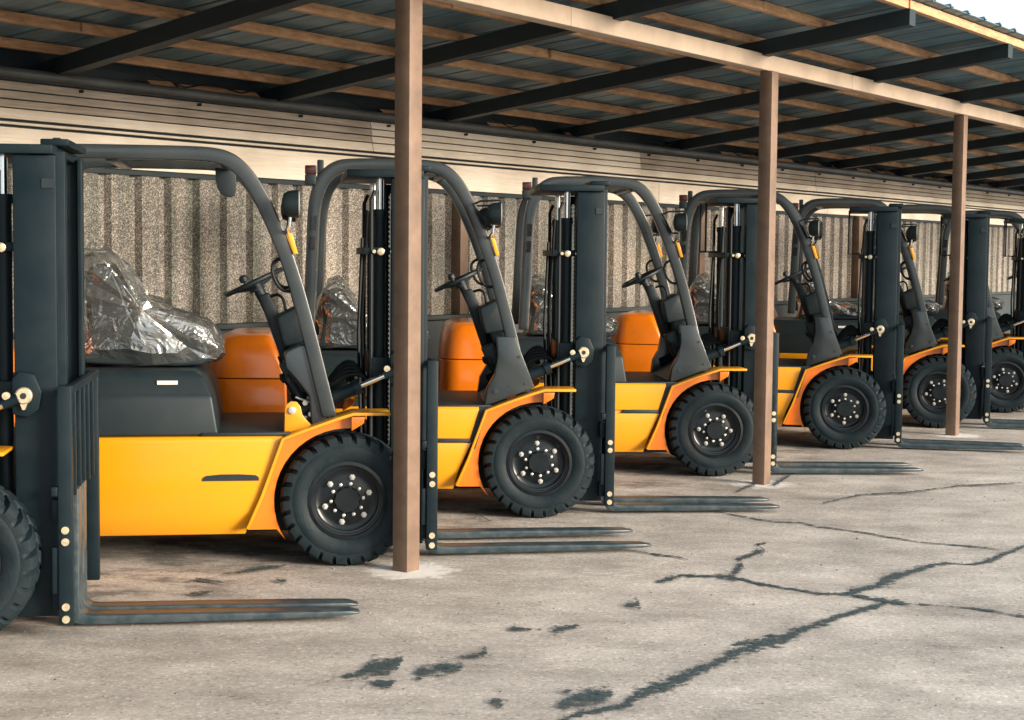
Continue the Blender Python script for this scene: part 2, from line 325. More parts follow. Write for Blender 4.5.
CRACKS= [[(0.154, 5.583, 0.0322), (0.27, 5.711, 0.0281), (0.333, 5.739, 0.0284), (0.43, 5.82, 0.0462), (0.497, 5.97, 0.0666), (0.582, 6.072, 0.0813), (0.672, 6.191, 0.078), (0.769, 6.347, 0.0614), (0.845, 6.444, 0.0563), (0.921, 6.578, 0.0586), (1.016, 6.718, 0.0686), (1.067, 6.772, 0.0774), (1.177, 6.866, 0.0716), (1.267, 6.98, 0.0494), (1.329, 7.077, 0.0424), (1.438, 7.199, 0.0438), (1.532, 7.324, 0.0453), (1.653, 7.454, 0.0469), (1.773, 7.567, 0.0388), (1.837, 7.636, 0.0298)], [(0.935, 6.749, 0.016), (1.014, 6.788, 0.0315), (1.084, 6.826, 0.0473), (1.155, 6.865, 0.0243)], [(0.732, 8.032, 0.0169), (0.836, 8.163, 0.0559), (0.896, 8.243, 0.0345), (0.998, 8.222, 0.0288), (1.097, 8.227, 0.0568), (1.144, 8.229, 0.0907), (1.179, 8.179, 0.034), (1.264, 8.057, 0.0438), (1.344, 7.987, 0.0272), (1.449, 7.895, 0.0266), (1.511, 7.827, 0.0312), (1.608, 7.82, 0.0312), (1.681, 7.812, 0.0412), (1.779, 7.701, 0.0598), (1.861, 7.637, 0.0686), (1.902, 7.606, 0.0584), (1.943, 7.597, 0.0295)], [(1.149, 8.229, 0.0568), (1.21, 8.404, 0.0592), (1.258, 8.585, 0.074), (1.246, 8.699, 0.0383), (1.378, 8.882, 0.0529), (1.444, 8.977, 0.054), (1.424, 9.148, 0.0422), (1.499, 9.216, 0.0149)], [(1.656, 7.787, 0.051), (1.691, 7.835, 0.0824), (1.774, 7.944, 0.053), (1.88, 8.036, 0.0435), (1.943, 8.151, 0.1002), (2.023, 8.27, 0.0688), (2.111, 8.38, 0.0472), (2.216, 8.493, 0.0485), (2.31, 8.609, 0.0375), (2.384, 8.641, 0.0255), (2.447, 8.63, 0.0132), (2.531, 8.62, 0.0254), (2.619, 8.695, 0.0382), (2.735, 8.861, 0.0332), (2.921, 9.115, 0.0282), (3.136, 9.385, 0.0226)], [(0.963, 10.974, 0.0167), (1.253, 10.552, 0.0173), (1.384, 10.291, 0.0183), (1.541, 10.084, 0.0176), (1.689, 9.94, 0.0171), (1.822, 9.947, 0.022), (1.897, 9.782, 0.026), (2.065, 9.669, 0.0163), (2.238, 9.471, 0.0201), (2.405, 9.28, 0.0151), (2.542, 9.222, 0.0149), (2.769, 9.107, 0.0173), (2.793, 9.015, 0.0143)], [(1.928, 7.596, 0.02), (2.028, 7.578, 0.0123), (2.183, 7.526, 0.0103), (2.25, 7.48, 0.0286), (2.302, 7.45, 0.0238), (2.326, 7.42, 0.01), (2.354, 7.379, 0.0189), (2.396, 7.36, 0.0458), (2.475, 7.302, 0.0274)], [(0.578, 8.994, 0.0103), (0.776, 8.852, 0.0164), (0.921, 8.741, 0.021), (0.974, 8.671, 0.0108)], [(-0.67, 6.173, 0.0103), (-0.606, 6.205, 0.0574), (-0.556, 6.298, 0.128), (-0.498, 6.331, 0.1595), (-0.451, 6.396, 0.0912), (-0.426, 6.445, 0.0313)], [(-0.54, 6.119, 0.0284), (-0.478, 6.077, 0.0552), (-0.413, 6.08, 0.0371)], [(-0.386, 6.213, 0.0292), (-0.353, 6.244, 0.0774), (-0.299, 6.277, 0.0587), (-0.277, 6.324, 0.0793), (-0.217, 6.326, 0.0695), (-0.157, 6.328, 0.0302)], [(-0.222, 6.469, 0.0111), (-0.141, 6.521, 0.032), (-0.093, 6.589, 0.0539), (-0.085, 6.607, 0.0222)], [(-0.084, 5.816, 0.0423), (-0.043, 5.83, 0.0677), (0.008, 5.832, 0.0176)], [(-0.056, 5.938, 0.0268), (-0.033, 5.938, 0.0354), (-0.014, 5.967, 0.0183)], [(0.167, 5.785, 0.0255), (0.228, 5.853, 0.0682), (0.304, 5.896, 0.0864), (0.383, 5.966, 0.0885), (0.412, 5.995, 0.0273)], [(0.186, 5.96, 0.027), (0.225, 5.975, 0.0358), (0.256, 6.004, 0.0185)], [(-0.029, 7.022, 0.0129), (0.02, 7.005, 0.0487), (0.065, 6.988, 0.0247), (0.127, 6.99, 0.0128)], [(0.178, 6.936, 0.036), (0.206, 6.975, 0.0602), (0.252, 7.024, 0.0489), (0.321, 7.084, 0.0253)], [(0.533, 7.492, 0.0281), (0.571, 7.493, 0.0692), (0.612, 7.539, 0.0979), (0.63, 7.583, 0.0428)], [(-0.795, 5.995, 0.0046), (-0.699, 6.084, 0.0059), (-0.67, 6.173, 0.0086)], [(-0.261, 10.214, 0.018), (-0.193, 10.061, 0.0341), (-0.114, 9.837, 0.02)], [(-0.716, 8.716, 0.0134), (-0.626, 8.605, 0.0131)], [(1.791, 11.607, 0.0449), (1.681, 11.4, 0.0434), (1.575, 11.152, 0.0212)], [(1.893, 11.513, 0.066), (2.002, 11.776, 0.0462), (2.126, 12.107, 0.0368), (2.265, 12.458, 0.0262)], [(2.083, 10.687, 0.0159), (2.445, 11.114, 0.0211), (2.788, 11.229, 0.0215), (3.281, 11.604, 0.0185), (3.809, 11.792, 0.0191)], [(-1.48, 8.13, 0.0118), (-1.397, 8.186, 0.034), (-1.3, 8.296, 0.0463), (-1.186, 8.382, 0.0183)], [(-1.617, 7.998, 0.0167), (-1.508, 7.953, 0.0322), (-1.419, 7.908, 0.0215)], [(-1.565, 7.643, 0.0202), (-1.498, 7.646, 0.0396), (-1.439, 7.695, 0.0205)], [(-1.206, 8.017, 0.0168), (-1.135, 7.946, 0.0426), (-1.098, 7.972, 0.0166)]]
# ---------------------------------------------------------------- the yard
bm = bmesh.new(); bmesh.ops.create_grid(bm, x_segments=1, y_segments=1, size=600)
me = bpy.data.meshes.new('ground'); bm.to_mesh(me); bm.free(); me.materials.append(M['ground'])
g = bpy.data.objects.new('ground', me); COL.objects.link(g); g['kind'] = 'structure'

def crack_strip(vs, fs, dp, pts, z):                # a flat band, its edges broken up by the material
    P = []
    for i in range(len(pts)-1):
        a, c = pts[i], pts[i+1]; d = math.hypot(c[0]-a[0], c[1]-a[1]); n = max(1, int(d/.012))
        for k in range(n):
            f = k/n; P.append([a[j]+(c[j]-a[j])*f for j in range(3)])
    P.append(list(pts[-1])); o = len(vs); n = len(P)
    for i, (x, y, wd) in enumerate(P):
        n1 = noise.noise(Vector((x*9, y*9, 1)))*.014+noise.noise(Vector((x*30, y*30, 3)))*.006
        wd = (wd*(.55 if wd < .014 else 1)+.001)*(1+.45*noise.noise(Vector((x*14, y*14, 7))))*2.6
        for q, d in ((1, 0), (.5, .5), (0, 1), (-.5, .5), (-1, 0)):
            e = min(1, (i+.3)/3, (n-i-.7)/3) if pts[0][2] > .012 or n < 30 else 1
            vs.append((x, y+n1+q*wd, z)); dp.append(d*.95*e)
    for i in range(n-1):
        for q in range(4): fs.append((o+i*5+q, o+i*5+q+1, o+(i+1)*5+q+1, o+(i+1)*5+q))
vs, fs, dp = [], [], []
for ci, c in enumerate(CRACKS): crack_strip(vs, fs, dp, c, .004+.0003*ci)
me = bpy.data.meshes.new('ground_cracks'); me.from_pydata(vs, [], fs); me.materials.append(M['tar'])
at = me.attributes.new('depth', 'FLOAT', 'POINT'); at.data.foreach_set('value', dp)
o = bpy.data.objects.new('ground_cracks', me); COL.objects.link(o); o['kind'] = 'structure'

rp = random.Random(11); mb = MB()
for i in range(420):                                # grit and small stones scattered over the yard
    Y = rp.uniform(5.4, 13); X = rp.uniform(-.42, .36)*Y; q = rp.uniform(.0025, .008)*(1.6 if rp.random() < .06 else 1)
    vs = [Vector((rp.uniform(.7, 1.2)*math.cos(k*1.047), rp.uniform(.7, 1.2)*math.sin(k*1.047), 0)) for k in range(6)]
    top = [v*.55+Vector((0, 0, rp.uniform(.5, .8))) for v in vs]
    mb.add([(X+v.x*q, Y+v.y*q, v.z*q-.0005) for v in vs+top], [tuple(range(6, 12))]+[(k, (k+1) % 6, (k+1) % 6+6, k+6) for k in range(6)])
mb.build('grit', 'grit', kind='stuff', auto=False)

# ---------------------------------------------------------------- open shed: posts, beam, rafters, purlins, roof sheet
shed_e = thing('open_shed', 'long open shed roof on brown steel posts over the row of forklifts', 'shed'); shed(shed_e)
T0, T1 = -10.0, 32.0
for tt in POSTS_T:
    q = -.035 if abs(tt-4.11) < .1 else 0
    p = MB().box(tt-.053, tt+.053, -.05+q, .05+q, -.02, 3.0).build('post', 'post', shed_e, bevel=.006)
def plank(name, t0, t1, y0, y1, z0, z1, m, bev=.004): return MB().box(t0, t1, y0, y1, z0, z1).build(name, m, shed_e, bevel=bev)
for i in range(-1, 7):
    t0 = 4.11*i+1.45-4.11
    plank('beam', t0, t0+4.107, -.055, .055, 3.002, 3.115, 'beam', .006)
ZB = lambda L: 3.10+.1*L
for k in range(-5, 16):
    tw = .33+2.04*k; te = tw-.125*4.4; mb = MB()
    for a, c in ((-3.2, 1.2),):
        h = .052; vs = []
        for L, tt in ((-3.3, tw+.01), (1.2, te)):
            for dt, dz in ((-h, -.008), (h, -.008), (h, .10), (-h, .10)): vs.append((tt+dt, -L, ZB(L)+dz+.001))
        # open channel end: a rim and a recessed web
        mb.add(vs, [(0, 1, 5, 4), (1, 2, 6, 5), (2, 3, 7, 6), (3, 0, 4, 7), (3, 2, 1, 0), (4, 5, 6, 7)])
        mb.v += []
    mb.build('rafter', 'rafter', shed_e)
rr = random.Random(3)
Ls = [-3.04, -2.45, -1.86, -1.27, -.68, -.08, .50, 1.16]
for i, L in enumerate(Ls):
    t = T0-rr.uniform(0, 2)
    while t < T1:
        ln = rr.choice((4.0, 5.0, 6.0)); dz = rr.uniform(0, .006); dy = rr.uniform(-.012, .012); z = ZB(L)+.104+dz
        hh = .06
        MB().box(t, t+ln-.006, -L-.027+dy, -L+.027+dy, z-.002, z+hh-.002).build('purlin', 'purlin', shed_e, bevel=.004); t += ln
# ribbed sheet: ribs run down the slope
mb = MB(); t = T0-1; prof = []
while t < T1:
    prof += [(t, 0), (t+.31, 0), (t+.318, .022), (t+.342, .022), (t+.35, 0)]; t += .35
for th in (0,):
    up = []; n = len(prof)
    for L in (-3.75, -1.4, 1.27):
        for x, z in prof: up.append((x, -L, ZB(L)+.166+z))
    for L in (-3.75, -1.4, 1.27):
        for x, z in prof: up.append((x, -L, ZB(L)+.172+z))
    fs = []
    for lv, o in ((0, 0), (1, 3*n)):
        for j in range(2):
            for i in range(n-1): fs.append((o+j*n+i, o+j*n+i+1, o+(j+1)*n+i+1, o+(j+1)*n+i))
    for i in range(n-1): fs.append((2*n+i, 2*n+i+1, 5*n+i+1, 5*n+i)); fs.append((i, i+1, 3*n+i+1, 3*n+i))
    mb.add(up, fs)
mb.build('roof_sheet', 'roof', shed_e, auto=False)
mb = MB(); t = T0
while t < T1-1:
    for L in (1.18,): mb.tube([(t+.33, -L, ZB(L)+.185), (t+.33, -L, ZB(L)+.23)], .012, 6)
    t += .35
mb.build('roof_screws', 'gutter', shed_e)
mb = MB()                                           # loose offcuts and wire lying on the wall head under the roof
for i in range(26):
    t = rr.uniform(0, 20); ln = rr.uniform(.15, .7); a = rr.uniform(-.12, .12)
    mb.add([(t, 3.13, 2.80), (t+ln, 3.13+a*.3, 2.80+a*.2), (t+ln, 3.17, 2.84), (t, 3.17, 2.83)], [(0, 1, 2, 3)])
mb.build('loose_offcuts', 'purlin', shed_e, kind='stuff')
for i in range(9):
    t = 1.0+i*2.1+rr.uniform(-.3, .3); mb = MB().tube([(t, 3.10, 2.86), (t+.25, 3.09, 2.80), (t+.5, 3.10, 2.85), (t+.8, 3.09, 2.81), (t+1.1, 3.11, 2.88)], .006, 5); mb.build('cable', 'hose', shed_e)
MB().box(T0, T1, 3.30, 3.32, 2.74, 3.02).build('filler_board', 'rafter', shed_e)

# ---------------------------------------------------------------- back wall
wl = thing('back_wall', 'speckled grey corrugated sheet wall with cream boards along its top behind the forklifts', 'wall'); shed(wl)
WY = 3.2
mb = MB(); t = T0; prof = []
while t < T1:
    prof += [(t, 0), (t+.155, 0), (t+.178, .05), (t+.247, .05), (t+.27, 0)]; t += .27
n = len(prof); vs = [(x, WY+y, z) for z in (1.10, 2.26) for x, y in prof]
mb.add(vs, [(i, i+1, n+i+1, n+i) for i in range(n-1)])
mb.build('corrugated_sheet', 'wall', wl, auto=False)
MB().box(T0, T1, WY-.06, WY+.10, -.02, 1.10).build('base', 'plinth', wl, bevel=.01)  # low wall below the sheet, its shade painted in as dark teal
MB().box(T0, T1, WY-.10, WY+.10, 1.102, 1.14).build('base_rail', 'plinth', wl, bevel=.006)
k = 0; t = 3.45-4.25*4
while t < T1:
    m_ = 'siding_grey' if k % 4 != 0 else 'siding'; dy = rr.uniform(-.004, .004)
    for (z0, z1, yo) in ((2.666, 2.718, .014), (2.610, 2.658, .006), (2.554, 2.602, .002), (2.482, 2.546, -.010)):
        mb = MB().add([(t, WY-.05+yo+dy, z1), (t+4.246, WY-.05+yo+dy, z1), (t+4.246, WY-.062+yo+dy, z0), (t, WY-.062+yo+dy, z0),
                       (t, WY-.02, z1), (t+4.246, WY-.02, z1), (t+4.246, WY-.02, z0), (t, WY-.02, z0)],
                      [(0,1,2,3), (4,5,1,0), (3,2,6,7), (0,3,7,4), (1,5,6,2), (5,4,7,6)])
        mb.build('siding_board', 'siding' if z0 < 2.5 else m_, wl, bevel=.003)
    MB().box(t+.4, t+4.642, WY-.045, WY-.02, 2.215, 2.43).build('lower_board', 'siding', wl, bevel=.003)
    k += 1; t += 4.25
MB().box(T0, T1, WY-.019, WY+.02, 2.18, 2.80).build('backing', 'rafter', wl)
MB().box(T0, T1, WY-.075, WY-.021, 2.447, 2.462).build('trim_strip', 'siding', wl, bevel=.002)
MB().tube([(T0, WY-.085, 2.765), (T1, WY-.085, 2.765)], .035, 12).build('gutter', 'gutter', wl)
MB().box(T0, T1, WY-.10, WY-.02, 2.722, 2.732).build('gutter_shelf', 'rafter', wl)
mb = MB(); t = T0
while t < T1:
    mb.box(t, t+.008, WY-.078, WY-.04, 2.69, 2.71); t += 1.05
mb.build('screw_heads', 'rafter', wl)
for tw in (-4.1, .3, 4.64, 8.97, 13.3, 17.6, 21.9):
    MB().box(tw-.055, tw+.055, WY-.10, WY-.003, 1.142, 2.21).build('wall_post', 'post', wl, bevel=.005)
# ---------------------------------------------------------------- forklift: x forward, near (camera) side is -y, origin on the ground under the front axle
def arc(cx, cz, r, a0, a1, n): return [(cx+r*math.cos(R(a0+(a1-a0)*i/n)), cz+r*math.sin(R(a0+(a1-a0)*i/n))) for i in range(n+1)]
def smooth_path(pts, it=2):
    for _ in range(it):
        q = [pts[0]]
        for a, c in zip(pts[:-1], pts[1:]):
            q.append(tuple(a[i]*.75+c[i]*.25 for i in range(len(a)))); q.append(tuple(a[i]*.25+c[i]*.75 for i in range(len(a))))
        q.append(pts[-1]); pts = q
    return pts
def rrect(x0, x1, hy, z, r0, r1, n=6):              # plan outline, rounded at rear (r0) and front (r1)
    pts = []
    for cx, cy, r, a in ((x1-r1, hy-r1, r1, 0), (x0+r0, hy-r0, r0, 90), (x0+r0, -hy+r0, r0, 180), (x1-r1, -hy+r1, r1, 270)):
        for i in range(n+1): pts.append((cx+r*math.cos(R(a+90*i/n)), cy+r*math.sin(R(a+90*i/n)), z))
    return pts
def tyre(mb, c, Ro, Ri, hw, lugs, phase):
    # rings across the width; the tread and shoulder rings are notched
    prof = [(Ri, -hw*.80), (Ri+.012, -hw*.92), (Ri+(Ro-Ri)*.35, -hw), (Ri+(Ro-Ri)*.53, -hw*1.0), (Ri+(Ro-Ri)*.55, -hw*.985), (Ri+(Ro-Ri)*.60, -hw*.97)]
    sh = [(Ro-.062, -hw*.985, .002), (Ro-.040, -hw*.985, .014), (Ro-.014, -hw*.91, .028), (Ro, -hw*.72, .026), (Ro, -.012, .020)]
    def ang(side):
        out = []
        for k in range(lugs):
            b0 = 2*math.pi*(k+(.5 if side > 0 else 0))/lugs+phase; st = 2*math.pi/lugs
            for f, hi in ((0, 1), (.64, 1), (.69, 0), (.95, 0)): out.append((b0+st*f, hi))
        return out
    for side in (-1, 1):
        A = ang(side); n = len(A); vs = []; rings = 0
        for r, y in prof:
            for a, hi in A: vs.append((c[0]+r*math.cos(a), c[1]-side*y if side > 0 else c[1]+y, c[2]+r*math.sin(a)))
            rings += 1
        for r, y, dp in sh:
            tw = 2*math.pi/lugs*.25*(1-abs(y)/hw)*3
            for a, hi in A:
                q = r if hi else r-dp; a2 = a+tw
                vs.append((c[0]+q*math.cos(a2), (c[1]-y if side > 0 else c[1]+y), c[2]+q*math.sin(a2)))
            rings += 1
        q = Ro-.03
        for a, hi in A: vs.append((c[0]+q*math.cos(a+1.5*math.pi/lugs*1.0), c[1], c[2]+q*math.sin(a+1.5*math.pi/lugs*1.0)))
        rings += 1
        mb.add(vs, [(i*n+k, i*n+(k+1) % n, (i+1)*n+(k+1) % n, (i+1)*n+k) for i in range(rings-1) for k in range(n)])
def wheel(parent, x, y, r, hw, side, phase=0.0, detail=True):
    Ri = r*.575; c = (x, y, r+.001); s = side     # side -1: face looks to -y
    prof = [(Ri+.004, s*hw*.80), (Ri+.006, s*hw*.90), (Ri-.012, s*hw*.93), (Ri-.014, s*hw*.70), (Ri-.022, s*hw*.69), (Ri-.024, s*hw*.64), (Ri-.036, s*hw*.62), (Ri-.038, s*hw*.50), (Ri-.050, s*hw*.44), (Ri*.62, s*hw*.42), (Ri*.56, s*hw*.48), (.0001, s*hw*.48)]
    mb = MB().lathe_y([(q, yy) for q, yy in prof], c, 56, cap=False)
    mb.lathe_y([(Ri+.004, -s*hw*.8), (Ri-.02, -s*hw*.6), (.0001, -s*hw*.55)], c, 32, cap=False)
    rim = mb.build('front_wheel' if detail else 'rear_wheel', 'rim', parent)
    t = MB(); tyre(t, c, r, Ri, hw, 27 if detail else 22, phase); t.build('tyre', 'rubber', rim)
    hub = MB().lathe_y([(r*.20, s*hw*.46), (r*.20, s*hw*.64), (r*.18, s*hw*.74), (r*.10, s*hw*.74), (.0001, s*hw*.74)], c, 28, cap=False).build('hub_cap', 'rim', rim)
    if detail:
        for k in range(6):
            a = phase+math.pi*2*k/6+.2; cc = (c[0]+.122*math.cos(a), c[1], c[2]+.122*math.sin(a))
            MB().lathe_y([(.0165, s*hw*.44), (.0165, s*hw*.56), (.012, s*hw*.565), (.0115, s*hw*.68), (.006, s*hw*.685), (.006, s*hw*.74), (.0001, s*hw*.74)], cc, 6, cap=False).build('wheel_nut', 'nut', rim)
        for k in range(10):
            a = phase+math.pi*2*k/10; cc = (c[0]+.086*math.cos(a), c[1], c[2]+.086*math.sin(a))
            MB().lathe_y([(.0095, s*hw*.44), (.0095, s*hw*.60), (.006, s*hw*.62), (.0001, s*hw*.62)], cc, 8, cap=False).build('hub_bolt', 'nut', rim)
    return rim

def film_bag(name, outline, hy, parent, seed, yc=0.0):
    # a loose clear bag: rings across y, pushed in and out by folded noise
    n = len(outline); ys = [-1, -.97, -.82, -.5, -.15, .2, .55, .85, .98, 1]; mb = MB(); vs = []
    cx = sum(p[0] for p in outline)/n; cz = sum(p[1] for p in outline)/n
    fine = []
    for i in range(n):
        a, c = outline[i], outline[(i+1) % n]
        fine.append(a)
    m_ = len(fine); Y = [-1+2*j/13 for j in range(14)]; rj = random.Random(int(seed)+4)
    for yv in Y:
        sc = (1-abs(yv)**6*.30)
        for x, z in fine:
            x += rj.uniform(-.017, .017); z += rj.uniform(-.017, .017)*(z > 1.09)
            q = Vector((x*6+z*2+seed, yv*2.2, z*5-x*2)); d = (abs(noise.noise(q*.8))*2-.35)*.05+(abs(noise.noise(q*1.9))*2-.3)*.012
            dx, dz = x-cx, z-cz; l = math.hypot(dx, dz)+1e-6
            vs.append((cx+dx*sc+dx/l*d, yc+yv*hy+noise.noise(q*1.7+Vector((9, 0, 0)))*.03+rj.uniform(-.02, .02), cz+dz*sc+dz/l*d))
    fs = [(j*m_+k, j*m_+(k+1) % m_, (j+1)*m_+(k+1) % m_, (j+1)*m_+k) for j in range(len(Y)-1) for k in range(m_)]
    mb.add(vs, fs)
    c0 = len(mb.v); mb.v.append((cx, yc-hy-.01, cz)); mb.v.append((cx, yc+hy+.01, cz)); o2 = (len(Y)-1)*m_
    for k in range(m_):
        mb.f.append((c0, (k+1) % m_, k)); mb.smooth.append(False); mb.f.append((c0+1, o2+k, o2+(k+1) % m_)); mb.smooth.append(False)
    mb.f = [t for f in mb.f for t in ([(f[0], f[1], f[2]), (f[0], f[2], f[3])] if len(f) == 4 and rj.random() < .5 else [(f[0], f[1], f[3]), (f[1], f[2], f[3])] if len(f) == 4 else [f])]
    return mb.build(name, 'film', parent, auto=False)

def make_forklift(var):
    t = thing('forklift', 'x', 'forklift')
    # chassis and axle: dark mass low in the middle
    MB().box(-1.75, -.25, -.36, .36, .16, .62).box(-.25, .24, -.30, .30, .14, .60).build('chassis', 'black', t, bevel=.01)
    MB().lathe_y([(.085, -.40), (.085, .40)], (0, 0, .351), 20).build('axle', 'black', t)
    # body side, narrow tuck under at the bottom
    def body(lv):
        rings = []
        for z, x1, hy in lv: rings.append([(-1.56, -hy, z), (x1, -hy, z), (x1, hy, z), (-1.56, hy, z)])
        return MB().loft(rings)
    if var == 'A':
        body([(.172, -.535, .515), (.300, -.485, .575), (.50, -.40, .578), (.675, -.335, .572), (.695, -.335, .56)]).build('body', 'yellow', t, bevel=.006)
        for s in (-1, 1):
            MB().prism([(-.755, .466), (-.752, .482), (-.735, .493), (-.66, .500), (-.56, .500), (-.48, .495), (-.464, .484), (-.462, .466)], min(s*.573, s*.583), max(s*.573, s*.583)).build('step_slot', 'plastic', t)
    else:
        b = body([(.180, -.54, .515), (.300, -.51, .575), (.478, -.432, .578), (.480, -.432, .560), (.505, -.432, .560), (.507, -.438, .577), (.69, -.383, .572), (.705, -.383, .56)]).build('body', 'yellow', t, bevel=.004)
        for s in (-1, 1):
            MB().prism([(-.382, .70), (-.325, .70), (-.405, .44), (-.43, .44), (-.437, .50)], min(s*.50, s*.562), max(s*.50, s*.562)).build('side_trim', 'plastic', t)
            MB().prism([(-.72, .482), (-.70, .506), (-.62, .509), (-.445, .507), (-.436, .482)], min(s*.55, s*.580), max(s*.55, s*.580)).build('step_slot', 'plastic', t, bevel=.003)
    # counterweight and the rounded engine hood over it
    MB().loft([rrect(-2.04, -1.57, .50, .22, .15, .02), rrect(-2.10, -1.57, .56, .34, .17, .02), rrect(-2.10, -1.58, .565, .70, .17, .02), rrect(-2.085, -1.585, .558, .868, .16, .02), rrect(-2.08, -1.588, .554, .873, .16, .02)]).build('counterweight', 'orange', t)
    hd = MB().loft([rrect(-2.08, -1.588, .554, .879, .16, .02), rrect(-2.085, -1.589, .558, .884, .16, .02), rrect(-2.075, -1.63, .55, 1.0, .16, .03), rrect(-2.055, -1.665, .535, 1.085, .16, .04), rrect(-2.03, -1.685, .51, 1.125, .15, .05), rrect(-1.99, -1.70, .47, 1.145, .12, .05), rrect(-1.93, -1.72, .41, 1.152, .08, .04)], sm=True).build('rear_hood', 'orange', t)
    MB().box(-1.86, -1.80, -.33, -.27, 1.142, 1.152).build('vent', 'plastic', t)
    # engine cover under the seat
    def dk(z, x1, hy): x0 = -1.575-max(0, z-.88)*.62; return [(x0, -hy, z), (x1, -hy, z), (x1, hy, z), (x0, hy, z)]
    MB().loft([dk(.697, -.672, .535), dk(.90, -.705, .525), dk(.925, -.715, .505), dk(1.0, -.75, .47), dk(1.035, -.80, .43)]).build('engine_cover', 'plastic', t, bevel=.014, seg=3)
    MB().box(-.99, -.885, -.4925, -.476, .965, .985).build('label_plate', 'white', t)
    # floor, toe board
    MB().box(-.76, -.30, -.545, .545, .697, .715).prism([(-.36, .70), (.00, .96), (.02, .94), (-.30, .66)], -.42, .42).build('floor_plate', 'plastic', t, bevel=.004)
    # fenders
    lip = [(-.53, .215), (-.455, .385), (-.345, .690), (-.20, .745), (-.045, .800), (.03, .822), (.225, .822)]
    for s in (-1, 1):
        y0, y1 = sorted((s*.605, s*.36))
        MB().strip(lip, .016, y0, y1).build('fender', 'yellow', t, bevel=.003)
        pl = [(-.515, .20), (-.44, .375), (-.332, .676), (-.04, .783), (.02, .80), (.02, .735)] + [(0+.385*math.cos(R(a)), .35+.385*math.sin(R(a))) for a in range(92, 215, 8)] + [(-.37, .20)]
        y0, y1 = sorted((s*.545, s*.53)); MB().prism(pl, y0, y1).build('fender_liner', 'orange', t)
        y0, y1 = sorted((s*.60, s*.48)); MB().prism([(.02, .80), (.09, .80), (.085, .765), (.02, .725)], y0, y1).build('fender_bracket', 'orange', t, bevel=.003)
    # wheels
    for s in (-1, 1): wheel(t, 0, s*.485, .353, .115, s, PH)
    for s in (-1, 1): wheel(t, -1.70, s*.46, .27, .085, s, .4, False)
    # overhead guard: two hoops, cross bars and roof slats
    out = [(-.035, .79), (-.19, 1.41), (-.27, 1.665), (-.375, 1.92), (-.44, 2.035), (-.50, 2.115), (-.57, 2.175), (-.66, 2.205), (-.80, 2.212), (-1.20, 2.212), (-1.30, 2.185), (-1.38, 2.11), (-1.425, 2.02), (-1.445, 1.90), (-1.455, 1.60), (-1.48, 1.10)]
    inn = [(-.115, .79), (-.268, 1.41), (-.35, 1.665), (-.452, 1.895), (-.505, 1.99), (-.555, 2.055), (-.61, 2.105), (-.68, 2.13), (-.80, 2.138), (-1.18, 2.138), (-1.255, 2.115), (-1.315, 2.06), (-1.35, 1.98), (-1.368, 1.88), (-1.38, 1.60), (-1.405, 1.10)]
    inn2 = [(-.135, .79), (-.286, 1.41), (-.37, 1.665), (-.475, 1.88), (-.528, 1.965), (-.575, 2.025), (-.63, 2.068), (-.70, 2.09), (-.80, 2.098), (-1.14, 2.098), (-1.20, 2.08), (-1.25, 2.03), (-1.278, 1.96), (-1.292, 1.87), (-1.305, 1.60), (-1.33, 1.10)]
    lift = .042 if var == 'B' else 0
    if var == 'A':
        out = out[:9]+[(-1.42, 2.212), (-1.50, 2.205), (-1.535, 2.18), (-1.545, 2.12), (-1.55, 2.0), (-1.56, 1.60), (-1.58, 1.10)]
        inn = inn[:9]+[(-1.38, 2.138), (-1.43, 2.132), (-1.455, 2.11), (-1.46, 2.07), (-1.465, 1.98), (-1.475, 1.60), (-1.495, 1.10)]
    rx = -.11 if var == 'A' else 0
    out, inn = [[(x-.015, z+lift*max(0, min(1, (z-1.7)/.4))) for x, z in q] for q in (out, inn)]
    out, inn = smooth_path(out, 2), smooth_path(inn, 2)
    gb = MB()
    for s in (1, -1):
        y0, y1 = sorted((s*.50, s*.43)); og = MB().band(out, inn, y0, y1).build('guard_hoop', 'guard', t, bevel=.010, seg=2)
    cb = MB().box(-.66, -.60, -.44, .44, 2.11+lift, 2.14+lift).box(-1.25, -1.19, -.44, .44, 2.13+lift, 2.165+lift)
    for k in range(7): cb.box(-1.2, -.62, -.36+.12*k-.012, -.36+.12*k+.012, 2.14+lift, 2.17+lift)
    cb.build('roof_grille', 'guard', t, bevel=.003)
    for s in (-1, 1):                               # small lens strips on the rear leg
        y0, y1 = sorted((s*.497, s*.5035))
        MB().prism([(x+rx-.012, z) for x, z in ((-1.426, 1.80), (-1.392, 1.80), (-1.388, 1.895), (-1.421, 1.895))], y0, y1).prism([(x+rx-.012, z) for x, z in ((-1.432, 1.68), (-1.398, 1.68), (-1.394, 1.765), (-1.427, 1.765))], y0, y1).build('rear_lamp', 'lens_dark', t)
        MB().prism([(-.315, 1.765), (-.290, 1.765), (-.258, 1.655), (-.283, 1.655)], *sorted((s*.47, s*.515))).build('indicator', 'lens_amber', t, bevel=.004)
        if s > 0: continue
        lp = MB().box(-1.475+rx, -1.405+rx, s*.47-.035, s*.47+.035, 2.15, 2.205).build('tail_lamp', 'lens_red', t, bevel=.006)
        MB().box(-1.475+rx, -1.405+rx, s*.47-.035, s*.47+.035, 2.085, 2.148).box(-1.43+rx, -1.37+rx, s*.47-.02, s*.47+.02, 2.05, 2.10).box(-1.40+rx, -1.36+rx, s*.47-.02, s*.47+.02, 2.10, 2.24).build('lamp_housing', 'plastic', lp, bevel=.005)
